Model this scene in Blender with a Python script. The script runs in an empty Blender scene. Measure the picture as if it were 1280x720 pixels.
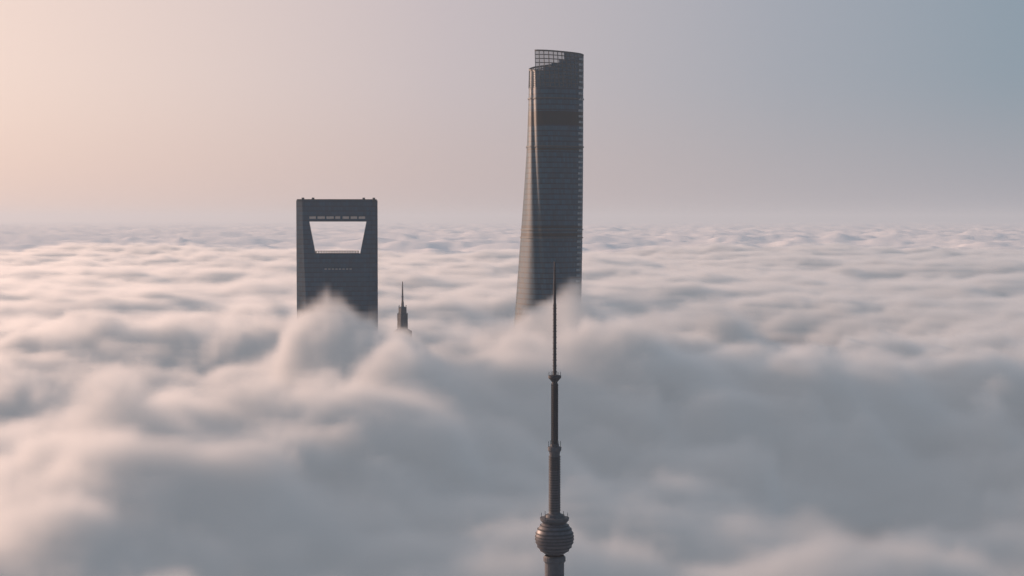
import bpy, bmesh, math, random
from mathutils import Vector, noise
random.seed(3)
S = bpy.context.scene
COL = S.collection
H = 484.0; F = 2095.0

# ------------------------------------------------------------ helpers
def new_obj(name, mesh, parent=None, mat=None):
    o = bpy.data.objects.new(name, mesh); COL.objects.link(o)
    if parent: o.parent = parent
    if mat: mesh.materials.append(mat)
    return o
def empty(name, loc):
    e = bpy.data.objects.new(name, None); COL.objects.link(e); e.location = loc; return e
def mesh_from(name, verts, faces, parent=None, mat=None, smooth=False):
    m = bpy.data.meshes.new(name); m.from_pydata(verts, [], faces); m.update()
    bm = bmesh.new(); bm.from_mesh(m); bmesh.ops.recalc_face_normals(bm, faces=bm.faces); bm.to_mesh(m); bm.free()
    if smooth:
        for p in m.polygons: p.use_smooth = True
    return new_obj(name, m, parent, mat)
def lathe(name, prof, parent, mat, seg=32, smooth=False, loc=(0,0,0)):
    v=[];f=[]
    for r,z in prof:
        for i in range(seg):
            a=2*math.pi*i/seg; v.append((r*math.cos(a),r*math.sin(a),z))
    n=len(prof)
    for j in range(n-1):
        for i in range(seg):
            k=(i+1)%seg
            f.append((j*seg+i,j*seg+k,(j+1)*seg+k,(j+1)*seg+i))
    f.append(tuple(range(seg))); f.append(tuple((n-1)*seg+i for i in range(seg)))
    o=mesh_from(name,v,f,parent,mat,smooth); o.location=loc; return o
def boxes(name, lst, parent, mat):
    v=[];f=[]
    for (cx,cy,cz,sx,sy,sz) in lst:
        b=len(v)
        for dx in(-.5,.5):
            for dy in(-.5,.5):
                for dz in(-.5,.5): v.append((cx+dx*sx,cy+dy*sy,cz+dz*sz))
        f+= [(b,b+1,b+3,b+2),(b+4,b+6,b+7,b+5),(b,b+4,b+5,b+1),(b+2,b+3,b+7,b+6),(b,b+2,b+6,b+4),(b+1,b+5,b+7,b+3)]
    return mesh_from(name,v,f,parent,mat)
class NT:
    def __init__(s,t): s.t=t; s.n=t.nodes; s.l=t.links
    def new(s,ty,**k):
        n=s.n.new(ty)
        for a,b in k.items(): setattr(n,a,b)
        return n
    def set(s,sock,v):
        if isinstance(v,bpy.types.NodeSocket): s.l.new(v,sock)
        else: sock.default_value=v
    def m(s,op,a,b=0.0,c=None,clamp=False):
        n=s.n.new('ShaderNodeMath'); n.operation=op; n.use_clamp=clamp
        s.set(n.inputs[0],a); s.set(n.inputs[1],b)
        if c is not None: s.set(n.inputs[2],c)
        return n.outputs[0]
def new_mat(name):
    m=bpy.data.materials.new(name); m.use_nodes=True; m.node_tree.nodes.clear()
    return m,NT(m.node_tree)

# ------------------------------------------------------------ sun / sky
SUN_AZ = math.radians(-57)
SUN_EL = math.radians(12)
sd = Vector((math.sin(SUN_AZ)*math.cos(SUN_EL), math.cos(SUN_AZ)*math.cos(SUN_EL), math.sin(SUN_EL)))
L = bpy.data.lights.new('sun','SUN'); L.energy=5.0; L.angle=math.radians(0.6); L.color=(1.0,0.65,0.49)
so = bpy.data.objects.new('sun',L); COL.objects.link(so); so.location=(-1500,800,900)
so.rotation_euler = sd.to_track_quat('Z','Y').to_euler()

W = bpy.data.worlds.new('World'); S.world=W; W.use_nodes=True
w=NT(W.node_tree); w.n.clear()
sky=w.new('ShaderNodeTexSky'); sky.sky_type='NISHITA'; sky.sun_disc=False
sky.sun_elevation=SUN_EL; sky.sun_rotation=SUN_AZ; sky.dust_density=4; sky.altitude=480
tc=w.new('ShaderNodeTexCoord')
sep=w.new('ShaderNodeSeparateXYZ'); w.l.new(tc.outputs['Generated'],sep.inputs[0])
GA=math.radians(-62)
dx=w.m('MULTIPLY',sep.outputs[0],math.sin(GA)); dy=w.m('MULTIPLY',sep.outputs[1],math.cos(GA))
dt=w.m('MULTIPLY_ADD',w.m('ADD',dx,dy),0.5,0.5)
def ramp(nt,fac,pts,interp='B_SPLINE'):
    r=nt.new('ShaderNodeValToRGB'); cr=r.color_ramp; cr.interpolation=interp
    while len(cr.elements)>1: cr.elements.remove(cr.elements[-1])
    cr.elements[0].position=pts[0][0]; cr.elements[0].color=(*pts[0][1],1)
    for p,c in pts[1:]:
        e=cr.elements.new(p); e.color=(*c,1)
    nt.l.new(fac,r.inputs[0]); return r.outputs[0]
up=ramp(w,dt,[(0.0,(.12,.25,.37)),(0.5,(.18,.29,.38)),(0.60,(.25,.315,.385)),(0.66,(.35,.37,.43)),(0.75,(.56,.485,.51)),(0.86,(.90,.69,.61)),(0.93,(1.4,.96,.74)),(1,(2.2,1.38,.95))],'LINEAR')
lo=ramp(w,dt,[(0.0,(.16,.28,.38)),(0.58,(.34,.35,.40)),(0.66,(.43,.40,.43)),(0.75,(.56,.455,.45)),(0.86,(.84,.61,.53)),(0.93,(1.35,.87,.63)),(1,(2.3,1.33,.86))],'LINEAR')
mr=w.new('ShaderNodeMapRange'); mr.interpolation_type='SMOOTHSTEP'
w.l.new(sep.outputs[2],mr.inputs[0]); mr.inputs[1].default_value=0.0; mr.inputs[2].default_value=0.09
mx=w.new('ShaderNodeMix',data_type='RGBA'); w.l.new(mr.outputs[0],mx.inputs[0]); w.l.new(lo,mx.inputs[6]); w.l.new(up,mx.inputs[7])
b1=w.new('ShaderNodeBackground'); w.l.new(sky.outputs[0],b1.inputs[0]); b1.inputs[1].default_value=0.012
b2=w.new('ShaderNodeBackground'); w.l.new(mx.outputs[2],b2.inputs[0]); b2.inputs[1].default_value=0.93
ad=w.new('ShaderNodeAddShader'); w.l.new(b1.outputs[0],ad.inputs[0]); w.l.new(b2.outputs[0],ad.inputs[1])
wo=w.new('ShaderNodeOutputWorld'); w.l.new(ad.outputs[0],wo.inputs[0])

# ------------------------------------------------------------ camera
cam=bpy.data.cameras.new('camera'); co=bpy.data.objects.new('camera',cam); COL.objects.link(co)
cam.sensor_width=36; cam.lens=36*F/1280; cam.clip_start=1; cam.clip_end=200000
co.location=(0,0,H); co.rotation_euler=(math.radians(90)-math.atan(85/F),0,0); S.camera=co

# ------------------------------------------------------------ cloud field (shared by every cloud part)
MOUNDS=[ # x, y, radius x, radius y, amp
 (-140,1220,120,90,38),(-190,920,150,120,34),(85,1190,115,110,42),(50,1350,36,44,46),(2,1400,36,45,26),
 (-140,1420,60,40,22),(-195,1410,50,45,20),(-88,1280,40,60,18),(-190,720,100,90,26),(-430,900,150,170,-36),  # last two added for lighting: mound catches sun, out-of-view hollow lets it through
 (350,1750,200,200,18),(-420,1500,250,250,26),(-80,1010,110,80,32),
 (-235,1180,50,60,-66),(255,1010,130,150,-74),(300,2250,200,380,-120),(250,780,200,130,-26),
 (-55,1560,60,160,-50),(420,1330,150,110,24),(-300,2300,160,120,-40),(60,2100,110,120,30),(20,1000,60,110,-30)]
def noise_node(nt,vec,scale,detail,rough=0.55,dist=0.0):
    n=nt.new('ShaderNodeTexNoise'); n.noise_dimensions='3D'
    nt.l.new(vec,n.inputs['Vector']); n.inputs['Scale'].default_value=scale; n.inputs['Detail'].default_value=detail
    n.inputs['Roughness'].default_value=rough; n.inputs['Distortion'].default_value=dist
    return n.outputs[0]
def mapr(nt,v,a,b,c_,d,it='SMOOTHSTEP'):
    n=nt.new('ShaderNodeMapRange'); n.interpolation_type=it; nt.l.new(v,n.inputs[0])
    for i,q in enumerate((a,b,c_,d)): n.inputs[1+i].default_value=q
    return n.outputs[0]
def height_field(nt,pos):
    s=nt.new('ShaderNodeSeparateXYZ'); nt.l.new(pos,s.inputs[0]); x,y,z=s.outputs
    c=nt.new('ShaderNodeCombineXYZ'); nt.l.new(x,c.inputs[0]); nt.l.new(y,c.inputs[1]); c.inputs[2].default_value=37.0
    p=c.outputs[0]
    r=nt.m('SQRT',nt.m('ADD',nt.m('MULTIPLY',x,x),nt.m('MULTIPLY',y,y)))
    h=nt.m('ADD',mapr(nt,r,550,1250,332,366),mapr(nt,r,1500,9000,0,42))
    n1=nt.m('MULTIPLY',nt.m('SUBTRACT',noise_node(nt,p,1/900,2,0.5),0.5),90)
    n2=nt.m('MULTIPLY',nt.m('SUBTRACT',noise_node(nt,p,1/290,3,0.5,0.6),0.5),mapr(nt,r,1400,2600,120,78))
    h=nt.m('ADD',h,nt.m('ADD',n1,n2))
    for mxx,myy,rx,ry,a in MOUNDS:
        ux=nt.m('MULTIPLY',nt.m('SUBTRACT',x,mxx),1/rx); uy=nt.m('MULTIPLY',nt.m('SUBTRACT',y,myy),1/ry)
        e=nt.m('EXPONENT',nt.m('MULTIPLY',nt.m('ADD',nt.m('MULTIPLY',ux,ux),nt.m('MULTIPLY',uy,uy)),-1.0))
        h=nt.m('MULTIPLY_ADD',e,a,h)
    return h,z,r

cloud=empty('cloud_sea',(0,0,0))
vm,v=new_mat('cloud_volume')
at=v.new('ShaderNodeAttribute'); at.attribute_name='density'
den=v.m('MULTIPLY',at.outputs['Fac'],0.10)
sc=v.new('ShaderNodeVolumeScatter'); v.l.new(den,sc.inputs['Density']); sc.inputs['Color'].default_value=(1,1,1,1); sc.inputs['Anisotropy'].default_value=0.55
em=v.new('ShaderNodeEmission'); em.inputs[0].default_value=(.355,.385,.43,1); v.l.new(v.m('MULTIPLY',den,0.27),em.inputs[1])  # added glow stands in for multiple scattering, bluish to tint the shadows
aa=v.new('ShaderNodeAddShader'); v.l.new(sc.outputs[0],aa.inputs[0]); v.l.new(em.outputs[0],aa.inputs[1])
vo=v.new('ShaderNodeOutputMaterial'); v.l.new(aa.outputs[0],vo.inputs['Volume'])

def cloud_volume(name,mn,mxx,res,detail):
    g=bpy.data.node_groups.new(name,'GeometryNodeTree')
    g.interface.new_socket('Geometry',in_out='OUTPUT',socket_type='NodeSocketGeometry')
    g.interface.new_socket('Geometry',in_out='INPUT',socket_type='NodeSocketGeometry')
    t=NT(g)
    pos=t.new('GeometryNodeInputPosition').outputs[0]
    h,z,r=height_field(t,pos)
    f1=t.m('MULTIPLY',t.m('SUBTRACT',noise_node(t,pos,1/110,detail,0.64,0.8),0.5),mapr(t,r,1400,2600,112,60))
    vd=t.new('ShaderNodeTexVoronoi'); vd.feature='SMOOTH_F1'; t.l.new(pos,vd.inputs['Vector']); vd.inputs['Scale'].default_value=1/75
    vd.inputs['Detail'].default_value=1.0
    f2=t.m('MULTIPLY',t.m('SUBTRACT',0.45,vd.outputs['Distance']),mapr(t,r,1400,2600,40,14))
    d=t.m('SUBTRACT',t.m('ADD',h,t.m('ADD',f1,f2)),z)
    dd=mapr(t,d,-7,18,0,1)
    vc=t.new('GeometryNodeVolumeCube'); t.l.new(dd,vc.inputs['Density'])
    vc.inputs['Min'].default_value=mn; vc.inputs['Max'].default_value=mxx
    vc.inputs['Resolution X'].default_value=res[0]; vc.inputs['Resolution Y'].default_value=res[1]; vc.inputs['Resolution Z'].default_value=res[2]
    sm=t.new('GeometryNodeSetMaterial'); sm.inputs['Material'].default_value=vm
    t.l.new(vc.outputs[0],sm.inputs[0])
    o=t.new('NodeGroupOutput'); t.l.new(sm.outputs[0],o.inputs[0])
    me=bpy.data.meshes.new(name); ob=new_obj(name,me,cloud,vm)
    md=ob.modifiers.new('n','NODES'); md.node_group=g
    return ob
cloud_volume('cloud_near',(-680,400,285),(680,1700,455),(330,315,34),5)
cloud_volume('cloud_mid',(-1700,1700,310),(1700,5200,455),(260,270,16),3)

# opaque lower deck of the cloud, reaching the horizon
fm,f=new_mat('cloud_deck')
bd=f.new('ShaderNodeBsdfDiffuse'); bd.inputs[0].default_value=(.80,.79,.80,1)
fo=f.new('ShaderNodeOutputMaterial'); f.l.new(bd.outputs[0],fo.inputs[0])
angs=[]; a=-42.0
while a<42: angs.append(a); a+=0.12
a=42.0
while a<318: angs.append(a); a+=2.0
radii=[250*(70000/250)**(i/330) for i in range(331)]
vs=[];fs=[]
for r in radii:
    for a in angs: vs.append((r*math.sin(math.radians(a)),r*math.cos(math.radians(a)),0))
na=len(angs)
for j in range(len(radii)-1):
    for i in range(na):
        k=(i+1)%na; fs.append((j*na+i,(j+1)*na+i,(j+1)*na+k,j*na+k))
me=bpy.data.meshes.new('cloud_deck'); me.from_pydata(vs,[],fs); me.update()
for p in me.polygons: p.use_smooth=True
dk=new_obj('cloud_deck',me,cloud,fm)
g=bpy.data.node_groups.new('deck','GeometryNodeTree')
g.interface.new_socket('Geometry',in_out='OUTPUT',socket_type='NodeSocketGeometry')
g.interface.new_socket('Geometry',in_out='INPUT',socket_type='NodeSocketGeometry')
t=NT(g); pos=t.new('GeometryNodeInputPosition').outputs[0]; h,z,r=height_field(t,pos)
s=t.new('ShaderNodeSeparateXYZ'); t.l.new(pos,s.inputs[0])
nn=t.m('MULTIPLY',t.m('SUBTRACT',noise_node(t,pos,1/330,3,0.5,0.4),0.5),44)
n3=t.m('MULTIPLY',t.m('SUBTRACT',noise_node(t,pos,1/2600,2,0.5,0.3),0.5),mapr(t,r,5000,12000,0,50))
hz=t.m('ADD',t.m('ADD',h,n3),t.m('ADD',mapr(t,r,4500,5400,-46,-10),nn))
cb=t.new('ShaderNodeCombineXYZ'); t.l.new(s.outputs[0],cb.inputs[0]); t.l.new(s.outputs[1],cb.inputs[1]); t.l.new(hz,cb.inputs[2])
sp=t.new('GeometryNodeSetPosition'); gi=t.new('NodeGroupInput'); t.l.new(gi.outputs[0],sp.inputs[0]); t.l.new(cb.outputs[0],sp.inputs['Position'])
o=t.new('NodeGroupOutput'); t.l.new(sp.outputs[0],o.inputs[0])
md=dk.modifiers.new('n','NODES'); md.node_group=g

# thin haze lying on the cloud sea
hm,hn=new_mat('haze')
HD=5.2e-5
hs=hn.new('ShaderNodeVolumeScatter'); hs.inputs['Density'].default_value=HD*0.4; hs.inputs['Anisotropy'].default_value=0.4; hs.inputs['Color'].default_value=(1,1,1,1)
ha=hn.new('ShaderNodeVolumeAbsorption'); ha.inputs['Density'].default_value=HD*0.6; ha.inputs['Color'].default_value=(0,0,0,1)
he=hn.new('ShaderNodeEmission'); he.inputs[0].default_value=(.355,.38,.43,1); he.inputs[1].default_value=HD*0.74  # even glow put in for horizon light scattered by the haze
h1=hn.new('ShaderNodeAddShader'); h2=hn.new('ShaderNodeAddShader')
hn.l.new(hs.outputs[0],h1.inputs[0]); hn.l.new(ha.outputs[0],h1.inputs[1]); hn.l.new(h1.outputs[0],h2.inputs[0]); hn.l.new(he.outputs[0],h2.inputs[1])
ho=hn.new('ShaderNodeOutputMaterial'); hn.l.new(h2.outputs[0],ho.inputs['Volume'])
boxes('haze',[(0,0,465,120000,120000,370)],None,hm)

# ground far below
gm,gg=new_mat('ground')
bs=gg.new('ShaderNodeBsdfDiffuse'); tcn=gg.new('ShaderNodeTexCoord')
nz=noise_node(gg,tcn.outputs['Object'],0.01,4)
gg.l.new(ramp(gg,nz,[(0.3,(.05,.05,.05)),(0.7,(.12,.12,.11))]),bs.inputs[0])
go=gg.new('ShaderNodeOutputMaterial'); gg.l.new(bs.outputs[0],go.inputs[0])
mesh_from('ground',[(-70000,-70000,0),(70000,-70000,0),(70000,70000,0),(-70000,70000,0)],[(0,1,2,3)],None,gm)

# ------------------------------------------------------------ facade materials
def facade(name,base,line,floor=4.3,mull=3.0,rough=0.3,metal=0.5,var_=.25,bands=(),spec=.5):
    m,n=new_mat(name)
    uv=n.new('ShaderNodeUVMap'); sp=n.new('ShaderNodeSeparateXYZ'); n.l.new(uv.outputs[0],sp.inputs[0])
    U,V=sp.outputs[0],sp.outputs[1]
    fl=n.m('LESS_THAN',n.m('FRACT',n.m('MULTIPLY',V,1/floor)),0.28)
    mu=n.m('LESS_THAN',n.m('FRACT',n.m('MULTIPLY',U,1/mull)),0.12)
    ln=n.m('MAXIMUM',fl,n.m('MULTIPLY',mu,0.6))
    cx=n.new('ShaderNodeCombineXYZ'); n.l.new(n.m('FLOOR',n.m('MULTIPLY',U,1/mull)),cx.inputs[0]); n.l.new(n.m('FLOOR',n.m('MULTIPLY',V,1/floor)),cx.inputs[1])
    wn=n.new('ShaderNodeTexWhiteNoise'); wn.noise_dimensions='2D'; n.l.new(cx.outputs[0],wn.inputs['Vector'])
    var=n.m('MULTIPLY_ADD',wn.outputs['Value'],var_,1-var_/2)
    mixc=n.new('ShaderNodeMix',data_type='RGBA'); n.l.new(ln,mixc.inputs[0]); mixc.inputs[6].default_value=(*base,1); mixc.inputs[7].default_value=(*line,1)
    c=n.new('ShaderNodeMix',data_type='RGBA',blend_type='MULTIPLY'); c.inputs[0].default_value=1; n.l.new(mixc.outputs[2],c.inputs[6])
    cc=n.new('ShaderNodeCombineColor')
    for i in range(3): n.l.new(var,cc.inputs[i])
    n.l.new(cc.outputs[0],c.inputs[7]); col=c.outputs[2]
    for lo_,hi_,bc in bands:
        k=n.m('MULTIPLY',n.m('GREATER_THAN',V,lo_),n.m('LESS_THAN',V,hi_))
        q=n.new('ShaderNodeMix',data_type='RGBA'); n.l.new(k,q.inputs[0]); n.l.new(col,q.inputs[6]); q.inputs[7].default_value=(*bc,1); col=q.outputs[2]
    b=n.new('ShaderNodeBsdfPrincipled'); n.l.new(col,b.inputs['Base Color']); b.inputs['Metallic'].default_value=metal
    b.inputs['Specular IOR Level'].default_value=spec
    n.l.new(n.m('MULTIPLY_ADD',wn.outputs['Value'],0.1,rough),b.inputs['Roughness'])
    oo=n.new('ShaderNodeOutputMaterial'); n.l.new(b.outputs[0],oo.inputs[0]); return m
def plain(name,col,rough=0.6,metal=0.0,nscale=0.4):
    m,n=new_mat(name); b=n.new('ShaderNodeBsdfPrincipled'); tcx=n.new('ShaderNodeTexCoord')
    q=noise_node(n,tcx.outputs['Object'],nscale,5)
    n.l.new(ramp(n,q,[(0.3,tuple(x*.65 for x in col)),(0.7,tuple(x*1.25 for x in col))]),b.inputs['Base Color'])
    b.inputs['Roughness'].default_value=rough; b.inputs['Metallic'].default_value=metal
    oo=n.new('ShaderNodeOutputMaterial'); n.l.new(b.outputs[0],oo.inputs[0]); return m

# ------------------------------------------------------------ twisted skyscraper
DT=1488; TX=(692.5-640)/F*DT
tw=empty('twisted_glass_skyscraper',(TX,DT,0))
gA=facade('twist_glass',(.010,.052,.086),(.004,.022,.040),4.6,2.4,0.42,0.0,.5,
   bands=[(383,386,(.005,.010,.014)),(388,389.2,(.06,.08,.095)),(470,472.5,(.005,.010,.014)),(477,478.4,(.005,.010,.014)),(545,547,(.01,.018,.022)),(567,579,(.005,.014,.020))],spec=.2)
NS=144; NOTCH_TOP=math.radians(224)
def sect(i,z):
    th=2*math.pi*i/NS
    R=42*(0.55**(z/632))
    sh=1+0.085*math.cos(3*th) - 0.05*math.exp(-((th-2*math.pi+0.16)/0.09)**2)
    az=NOTCH_TOP + (632-z)/632*math.radians(125)+th
    return (R*sh*math.cos(az)+0.026*(min(z,632)-600),R*sh*math.sin(az),z)
def ptop(i):
    th=i/NS
    return 632-3*min(1,th*3)-15*max(0,(th-0.42)/0.58)
zs=[i*4.0 for i in range(0,149)]+[596,600]
vs=[sect(i,z) for z in zs for i in range(NS)]
idx=[(i,z) for z in zs for i in range(NS)]
fs=[]
for j in range(len(zs)-1):
    for i in range(NS):
        k=(i+1)%NS; fs.append((j*NS+i,j*NS+k,(j+1)*NS+k,(j+1)*NS+i))
def uvshell(name,vs,fs,keys,mat,parent):
    m=bpy.data.meshes.new(name); m.from_pydata(vs,[],fs); m.update()
    uvl=m.uv_layers.new(name='UVMap')
    for p in m.polygons:
        ks=[keys[m.loops[li].vertex_index] for li in p.loop_indices]
        umax=max(k[0] for k in ks)
        for li,k in zip(p.loop_indices,ks):
            u=k[0]
            if umax>NS*0.75 and u==0: u=NS
            uvl.data[li].uv=(u*1.2,k[1])
        p.use_smooth=True
    return new_obj(name,m,parent,mat)
uvshell('glass_skin',vs,fs,idx,gA,tw)
roofm=plain('roof',(.05,.06,.07))
mesh_from('roof',[sect(i,588) for i in range(NS)],[tuple(range(NS))],tw,roofm)
steps=9; vs=[];keys=[]
for j in range(steps+1):
    for i in range(NS+1):
        ii=i if i<NS else NS-0.001
        zt=ptop(ii); z=600+(zt-600)*j/steps
        x,y,_=sect(ii,z); vs.append((x,y,z)); keys.append((i,z))
def pane_mat(name,op):
    pane,pn=new_mat(name)
    b=pn.new('ShaderNodeBsdfPrincipled'); b.inputs['Base Color'].default_value=(.011,.046,.074,1); b.inputs['Roughness'].default_value=.4; b.inputs['Specular IOR Level'].default_value=.2
    tr=pn.new('ShaderNodeBsdfTransparent'); mxs=pn.new('ShaderNodeMixShader'); mxs.inputs[0].default_value=op
    pn.l.new(tr.outputs[0],mxs.inputs[1]); pn.l.new(b.outputs[0],mxs.inputs[2]); po=pn.new('ShaderNodeOutputMaterial'); pn.l.new(mxs.outputs[0],po.inputs[0])
    return pane
allf=[(i,j,(j*(NS+1)+i,j*(NS+1)+i+1,(j+1)*(NS+1)+i+1,(j+1)*(NS+1)+i)) for j in range(steps) for i in range(NS)]
def openz(i,j): return (i<26 and j>=4+i//7) or (62<i<120 and j>=4)
uvshell('crown_panes',vs,[q for i,j,q in allf if not openz(i,j)],keys,pane_mat('crown_pane',.97),tw)
uvshell('crown_open_panes',vs,[q for i,j,q in allf if openz(i,j)],keys,pane_mat('crown_clear_pane',.5),tw)
vs2=[]
for j in range(steps+1):
    for i in range(0,NS+1,4): vs2.append(vs[j*(NS+1)+i])
w2=NS//4+1
f2=[(j*w2+i,j*w2+i+1,(j+1)*w2+i+1,(j+1)*w2+i) for j in range(steps) for i in range(w2-1)]
steel=plain('dark_steel',(.03,.04,.045),.6,.1)
lat=mesh_from('crown_lattice',vs2,f2,tw,steel)
wf=lat.modifiers.new('w','WIREFRAME'); wf.thickness=0.75
cp=[];cf=[]
for i in range(NS+1):
    x,y,z=vs[steps*(NS+1)+i]; L_=math.hypot(x,y)
    for o_,dz in ((-.6,-.6),(.5,-.6),(.5,.7),(-.6,.7)): cp.append((x*(1+o_/L_),y*(1+o_/L_),z+dz))
for i in range(NS):
    for k in range(4):
        q=(k+1)%4; cf.append((i*4+k,i*4+q,i*4+4+q,i*4+4+k))
mesh_from('parapet_coping',cp,cf,tw,steel)
lathe('crown_core',[(13,588),(13,604),(11,608)],tw,roofm,24)
def ring(name,z,hh,out,mat):
    vs=[];fs=[]
    for k,(o_,zz) in enumerate(((0,z),(out,z),(out,z+hh),(0,z+hh))):
        for i in range(NS):
            x,y,_=sect(i,zz); ox=0.026*(zz-600); L_=math.hypot(x-ox,y); vs.append(((x-ox)*(1+o_/L_)+ox,y*(1+o_/L_),zz))
    for k in range(3):
        for i in range(NS):
            j=(i+1)%NS; fs.append((k*NS+i,k*NS+j,(k+1)*NS+j,(k+1)*NS+i))
    return mesh_from(name,vs,fs,tw,mat)
for q,z in enumerate((386.5,468,475,548,590)): ring('ledge_%d'%q,z,0.9,0.7,steel)
bal=[]
for z in range(430,626,5):
    best=max(range(NS),key=lambda i:sect(i,z)[0]*1.0-sect(i,z)[1]*0.55)
    for di in (-3,0):
        x,y,_=sect((best+di)%NS,z); bal.append((x*1.004,y*1.004,z,2.6,1.0,1.9))
boxes('edge_balconies',bal,tw,plain('pale_panel',(.24,.26,.28),.5))

# ------------------------------------------------------------ skyscraper with trapezoid opening
DS=1500; SX=(421.5-640)/F*DS
sw=empty('skyscraper_with_trapezoid_opening',(SX,DS,0)); sw.rotation_euler=(0,0,math.radians(5))
px=DS/F
A=50.5*px; ZT=H+24.5*px
gB=facade('blue_glass',(.008,.050,.088),(.005,.032,.058),4.2,2.6,0.45,0.0,.35,spec=.2)
def tdep(z): 
    u=max(0,(ZT-z)/ZT); return 5.5+ (A-5.5)*u**1.35
def zof(y): return H+(275-y)*px
zo_t=zof(277); zo_b=zof(317)
def slab_piece(name,x0f,x1f,z0,z1,n,parent,mat):
    vs=[];fs=[]
    for j in range(n+1):
        z=z0+(z1-z0)*j/n; t_=tdep(z); xl=x0f(z); xr=x1f(z)
        xs=[xl]+[q for q in (-(A-t_),(A-t_)) if xl<q<xr]+[xr]
        if len(xs)<4: xs=[xl]+[max(xl,min(xr,-(A-t_))),max(xl,min(xr,(A-t_)))]+[xr]
        def yy(x): return max(0.6,min(t_,A-abs(x)))
        pts=[(x,-yy(x)) for x in xs]+[(x,yy(x)) for x in reversed(xs)]
        vs+=[(x,y,z) for x,y in pts]
    for j in range(n):
        for i in range(8):
            k=(i+1)%8; fs.append((j*8+i,j*8+k,(j+1)*8+k,(j+1)*8+i))
    fs.append(tuple(range(8))); fs.append(tuple(n*8+i for i in range(8)))
    o=mesh_from(name,vs,fs,parent,mat)
    me=o.data; uvl=me.uv_layers.new(name='UVMap')
    for p in me.polygons:
        for li in p.loop_indices:
            c=me.vertices[me.loops[li].vertex_index].co; uvl.data[li].uv=(c.x if abs(p.normal.y)>0.4 else c.y,c.z)
    return o
def oxl(z): 
    k=(zo_t-z)/(zo_t-zo_b); return (-34.5+7.5*k)*px
def oxr(z):
    k=(zo_t-z)/(zo_t-zo_b); return (36.5-8*k)*px
slab_piece('shaft',lambda z:-A,lambda z:A,0,zo_b,60,sw,gB)
slab_piece('jamb_l',lambda z:-A,oxl,zo_b+.003,zo_t,8,sw,gB)
slab_piece('jamb_r',oxr,lambda z:A,zo_b+.003,zo_t,8,sw,gB)
slab_piece('lintel',lambda z:-A,lambda z:A,zo_t+.003,ZT,6,sw,gB)
warm=plain('painted_window_glow',(.42,.33,.29),.5)  # warm colour painted in for the lit look of the window slots
bx=[]
for a0,a1 in ((-34,-26),(-24,-15),(-13,-4),(-2,4),(7,15),(17,25),(27,35)):
    bx.append(((a0+a1)/2*px,-tdep(zof(272))-.15,zof(272),(a1-a0)*px,.5,3.0*px))
boxes('sky_lobby_windows',bx,sw,warm)
bx=[]
for i in range(17): bx.append(((-26+i*3.25)*px,-3.5,zo_b+1.5*px,1.5*px,.6,3.6*px))
bx.append((0,-3.5,zo_b+3.4*px,54*px,.7,.7*px)); bx.append((0,-5.0,zo_b+.2,56*px,2.4,.8))
boxes('bridge_railing',bx,sw,steel)
boxes('deck_windows',[((-14+i*4.4)*px,-tdep(zof(336))-.1,zof(336),3.0*px,.5,1.6*px) for i in range(8)],sw,plain('pale_window',(.2,.2,.2)))
bx=[(0,0,ZT+.5,2*A-1.5,9,1.0)]+[(-A+6+i*9,0,ZT+1.5,2.2,5,1.8) for i in (0,1,6,7)]
boxes('roof_equipment',bx,sw,steel)

# ------------------------------------------------------------ tiered tower with spire
DJ=1358; JX=(503-640)/F*DJ; pj=DJ/F
jm=empty('tiered_skyscraper_with_spire',(JX,DJ,0))
def zj(y): return H+(275-y)*pj
jmat=plain('stone_steel',(.05,.06,.075),.55,.1,.2)
def sq(name,prof,mat,rot=0.0):
    vs=[];fs=[]
    for r_,z_ in prof:
        c=r_*0.3
        for x,y in ((r_,-c),(r_,c),(c,r_),(-c,r_),(-r_,c),(-r_,-c),(-c,-r_),(c,-r_)): vs.append((x,y,z_))
    for j in range(len(prof)-1):
        for i in range(8):
            k=(i+1)%8; fs.append((j*8+i,j*8+k,(j+1)*8+k,(j+1)*8+i))
    fs.append(tuple(range(8))); fs.append(tuple((len(prof)-1)*8+i for i in range(8)))
    return mesh_from(name,vs,fs,jm,mat)
pr=[(26,0),(26,120),(25,121),(25,200),(23.5,201),(23.5,255),(21.5,256),(21.5,295),(19,296),(19,325),(15.5,326),(15.5,zj(452)),(12,zj(450)),(12,zj(436)),(7.5,zj(434)),(7.5,zj(414)),(4.3,zj(411)),(4.0,zj(393)),(3.2,zj(392)),(3.2,zj(385)),(1.2,zj(383)),(1.0,zj(378)),(0.75,zj(376)),(0.65,zj(366)),(0.35,zj(352))]
sq('tiers_and_spire',pr,jmat)
bx=[]
for s1 in(-1,1):
    for s2 in(-1,1): bx.append((s1*2.8,s2*2.8,zj(384),.35,.35,3)); bx.append((s1*3.8,s2*3.8,zj(396),.4,.4,6))
bx.append((0,0,zj(371),2.0,2.0,.5))
boxes('finials',bx,jm,jmat)

# ------------------------------------------------------------ television tower
DP=608; PX=(693.5-640)/F*DP; pp=DP/F
tv=empty('television_tower',(PX,DP,0))
def zp(y): return H+(275-y)*pp
conc=plain('tower_concrete',(.055,.060,.074),.65,.0,.5)
mast=plain('mast_paint',(.020,.024,.034),.65,.0,.5)
ballm=plain('ball_panels',(.066,.066,.082),.5,.1,.8)
W_=pp/2
lathe('antenna',[(4.2*W_,zp(470)),(4.0*W_,zp(440)),(3.8*W_,zp(400)),(3.8*W_,zp(380)),(3.2*W_,zp(378)),(3.1*W_,zp(350)),(2.6*W_,zp(348)),(2.0*W_,zp(327))],tv,mast,12)
bx=[]
for i in range(24):
    y=382+i*3.6; bx.append((0,0,zp(y),(4.9 if i%2 else 4.1)*1.15*pp,(4.9 if i%2 else 4.1)*1.15*pp,.22))
for i in range(12):
    y=334+i*3.6; bx.append((0,0,zp(y),3.6*pp,3.6*pp,.2))
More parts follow.
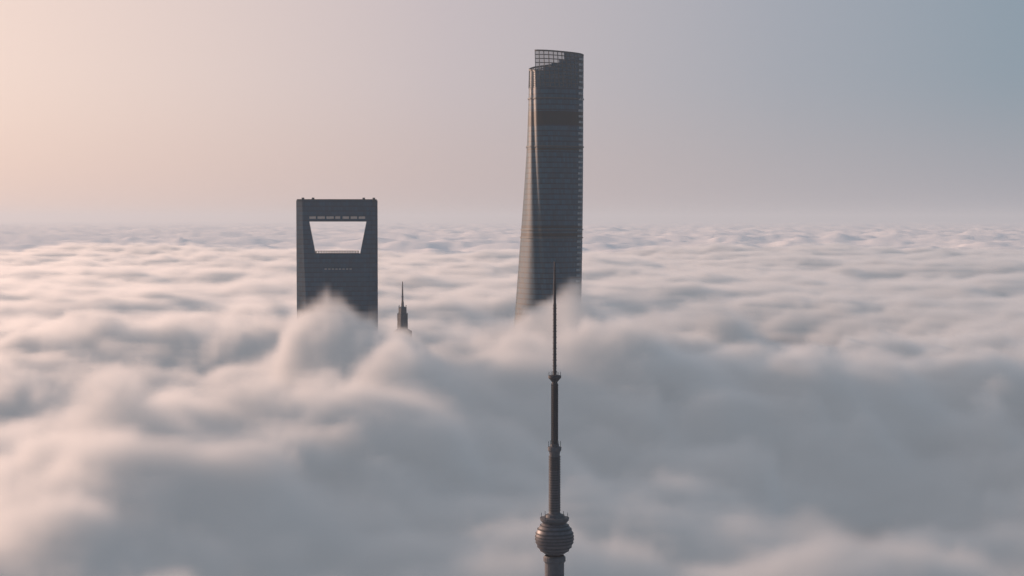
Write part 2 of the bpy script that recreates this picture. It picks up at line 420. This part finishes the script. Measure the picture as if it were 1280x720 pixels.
for i in range(26):
    y=482+i*2.8; bx.append((0,0,zp(y),9*pp,9*pp,.2))
for sx in(-1,1):
    for sy in(-1,1): bx.append((sx*3.7*pp,sy*3.7*pp,zp(518),.3,.3,76*pp))
boxes('antenna_elements',bx,tv,mast)
lathe('upper_ring',[(3.6*pp,zp(478)),(5*pp,zp(476)),(8*pp,zp(473)),(8.2*pp,zp(470)),(7*pp,zp(469.5)),(3.5*pp,zp(469))],tv,mast,20)
lathe('mid_mast',[(3.6*pp,zp(560)),(3.5*pp,zp(478))],tv,mast,12)
lathe('mid_ring',[(6.4*pp,zp(570)),(7*pp,zp(566)),(8.4*pp,zp(564)),(8.6*pp,zp(560)),(8*pp,zp(559.5)),(5*pp,zp(559)),(5*pp,zp(556)),(3.3*pp,zp(556))],tv,conc,20)
lathe('upper_shaft',[(8*pp,zp(648)),(7*pp,zp(640)),(6.6*pp,zp(570))],tv,conc,20)
lathe('shaft_hoops',sum([[(6.7*pp,zp(640-i*3.2)),(7.6*pp,zp(640-i*3.2)),(7.6*pp,zp(638.8-i*3.2)),(6.7*pp,zp(638.8-i*3.2))] for i in range(22)],[]),tv,mast,20)
lathe('viewing_decks',[(8*pp,zp(658)),(14*pp,zp(657)),(18*pp,zp(652)),(18.5*pp,zp(649)),(16.5*pp,zp(648.6)),(12*pp,zp(648)),(11*pp,zp(645)),(8*pp,zp(644))],tv,conc,32)
boxes('mast_antennas',[(math.cos(a)*r_*pp,math.sin(a)*r_*pp,zp(y),.18,.18,hh) for a,r_,y,hh in [(k*math.pi/4,16.5,646,1.8) for k in range(8)]+[(k*math.pi/3+.2,7.6,556.5,2.4) for k in range(6)]+[(k*math.pi/3+.1,7.2,467.5,1.4) for k in range(6)]],tv,mast)
RB=24*pp; zb=zp(674.5)
prof=[]
for i in range(25):
    a=-math.pi/2+math.pi*i/24; prof.append((max(.3,RB*math.cos(a)),zb+RB*math.sin(a)*.98))
lathe('space_module_ball',prof,tv,ballm,48,True)
lathe('ball_bands',sum([[(RB*math.cos(a)+.0,zb+RB*.98*math.sin(a)-.12),(RB*math.cos(a)+.22,zb+RB*.98*math.sin(a)-.12),(RB*math.cos(a)+.22,zb+RB*.98*math.sin(a)+.12),(RB*math.cos(a),zb+RB*.98*math.sin(a)+.12)] for a in (-.75,-.5,-.25,-.08,.08,.25,.5,.75)],[]),tv,mast,48)
lathe('main_shaft',[(13.5*pp,90),(12.5*pp,260),(12.2*pp,zp(697))],tv,conc,24)
lathe('shaft_collar',[(12.3*pp,zp(706)),(14*pp,zp(704)),(14*pp,zp(699)),(12.3*pp,zp(697))],tv,conc,24)
for k in range(3):
    a=k*2*math.pi/3
    lathe('column_%d'%k,[(4.5,0),(4.5,270)],tv,conc,16,loc=(7.5*math.cos(a),7.5*math.sin(a),0))
    l=lathe('leg_%d'%k,[(3.5,0),(3.5,115)],tv,conc,16,loc=(62*math.cos(a),62*math.sin(a),0)); l.rotation_euler=(0,-math.radians(30),a)
for nm,z_,r_ in (('upper_ball',272,22),('lower_ball',93,25)):
    lathe(nm,[(max(.3,r_*math.cos(-math.pi/2+math.pi*i/20)),z_+r_*math.sin(-math.pi/2+math.pi*i/20)) for i in range(21)],tv,ballm,40,True)

S.view_settings.view_transform='Standard'; S.view_settings.look='None'; S.view_settings.exposure=0
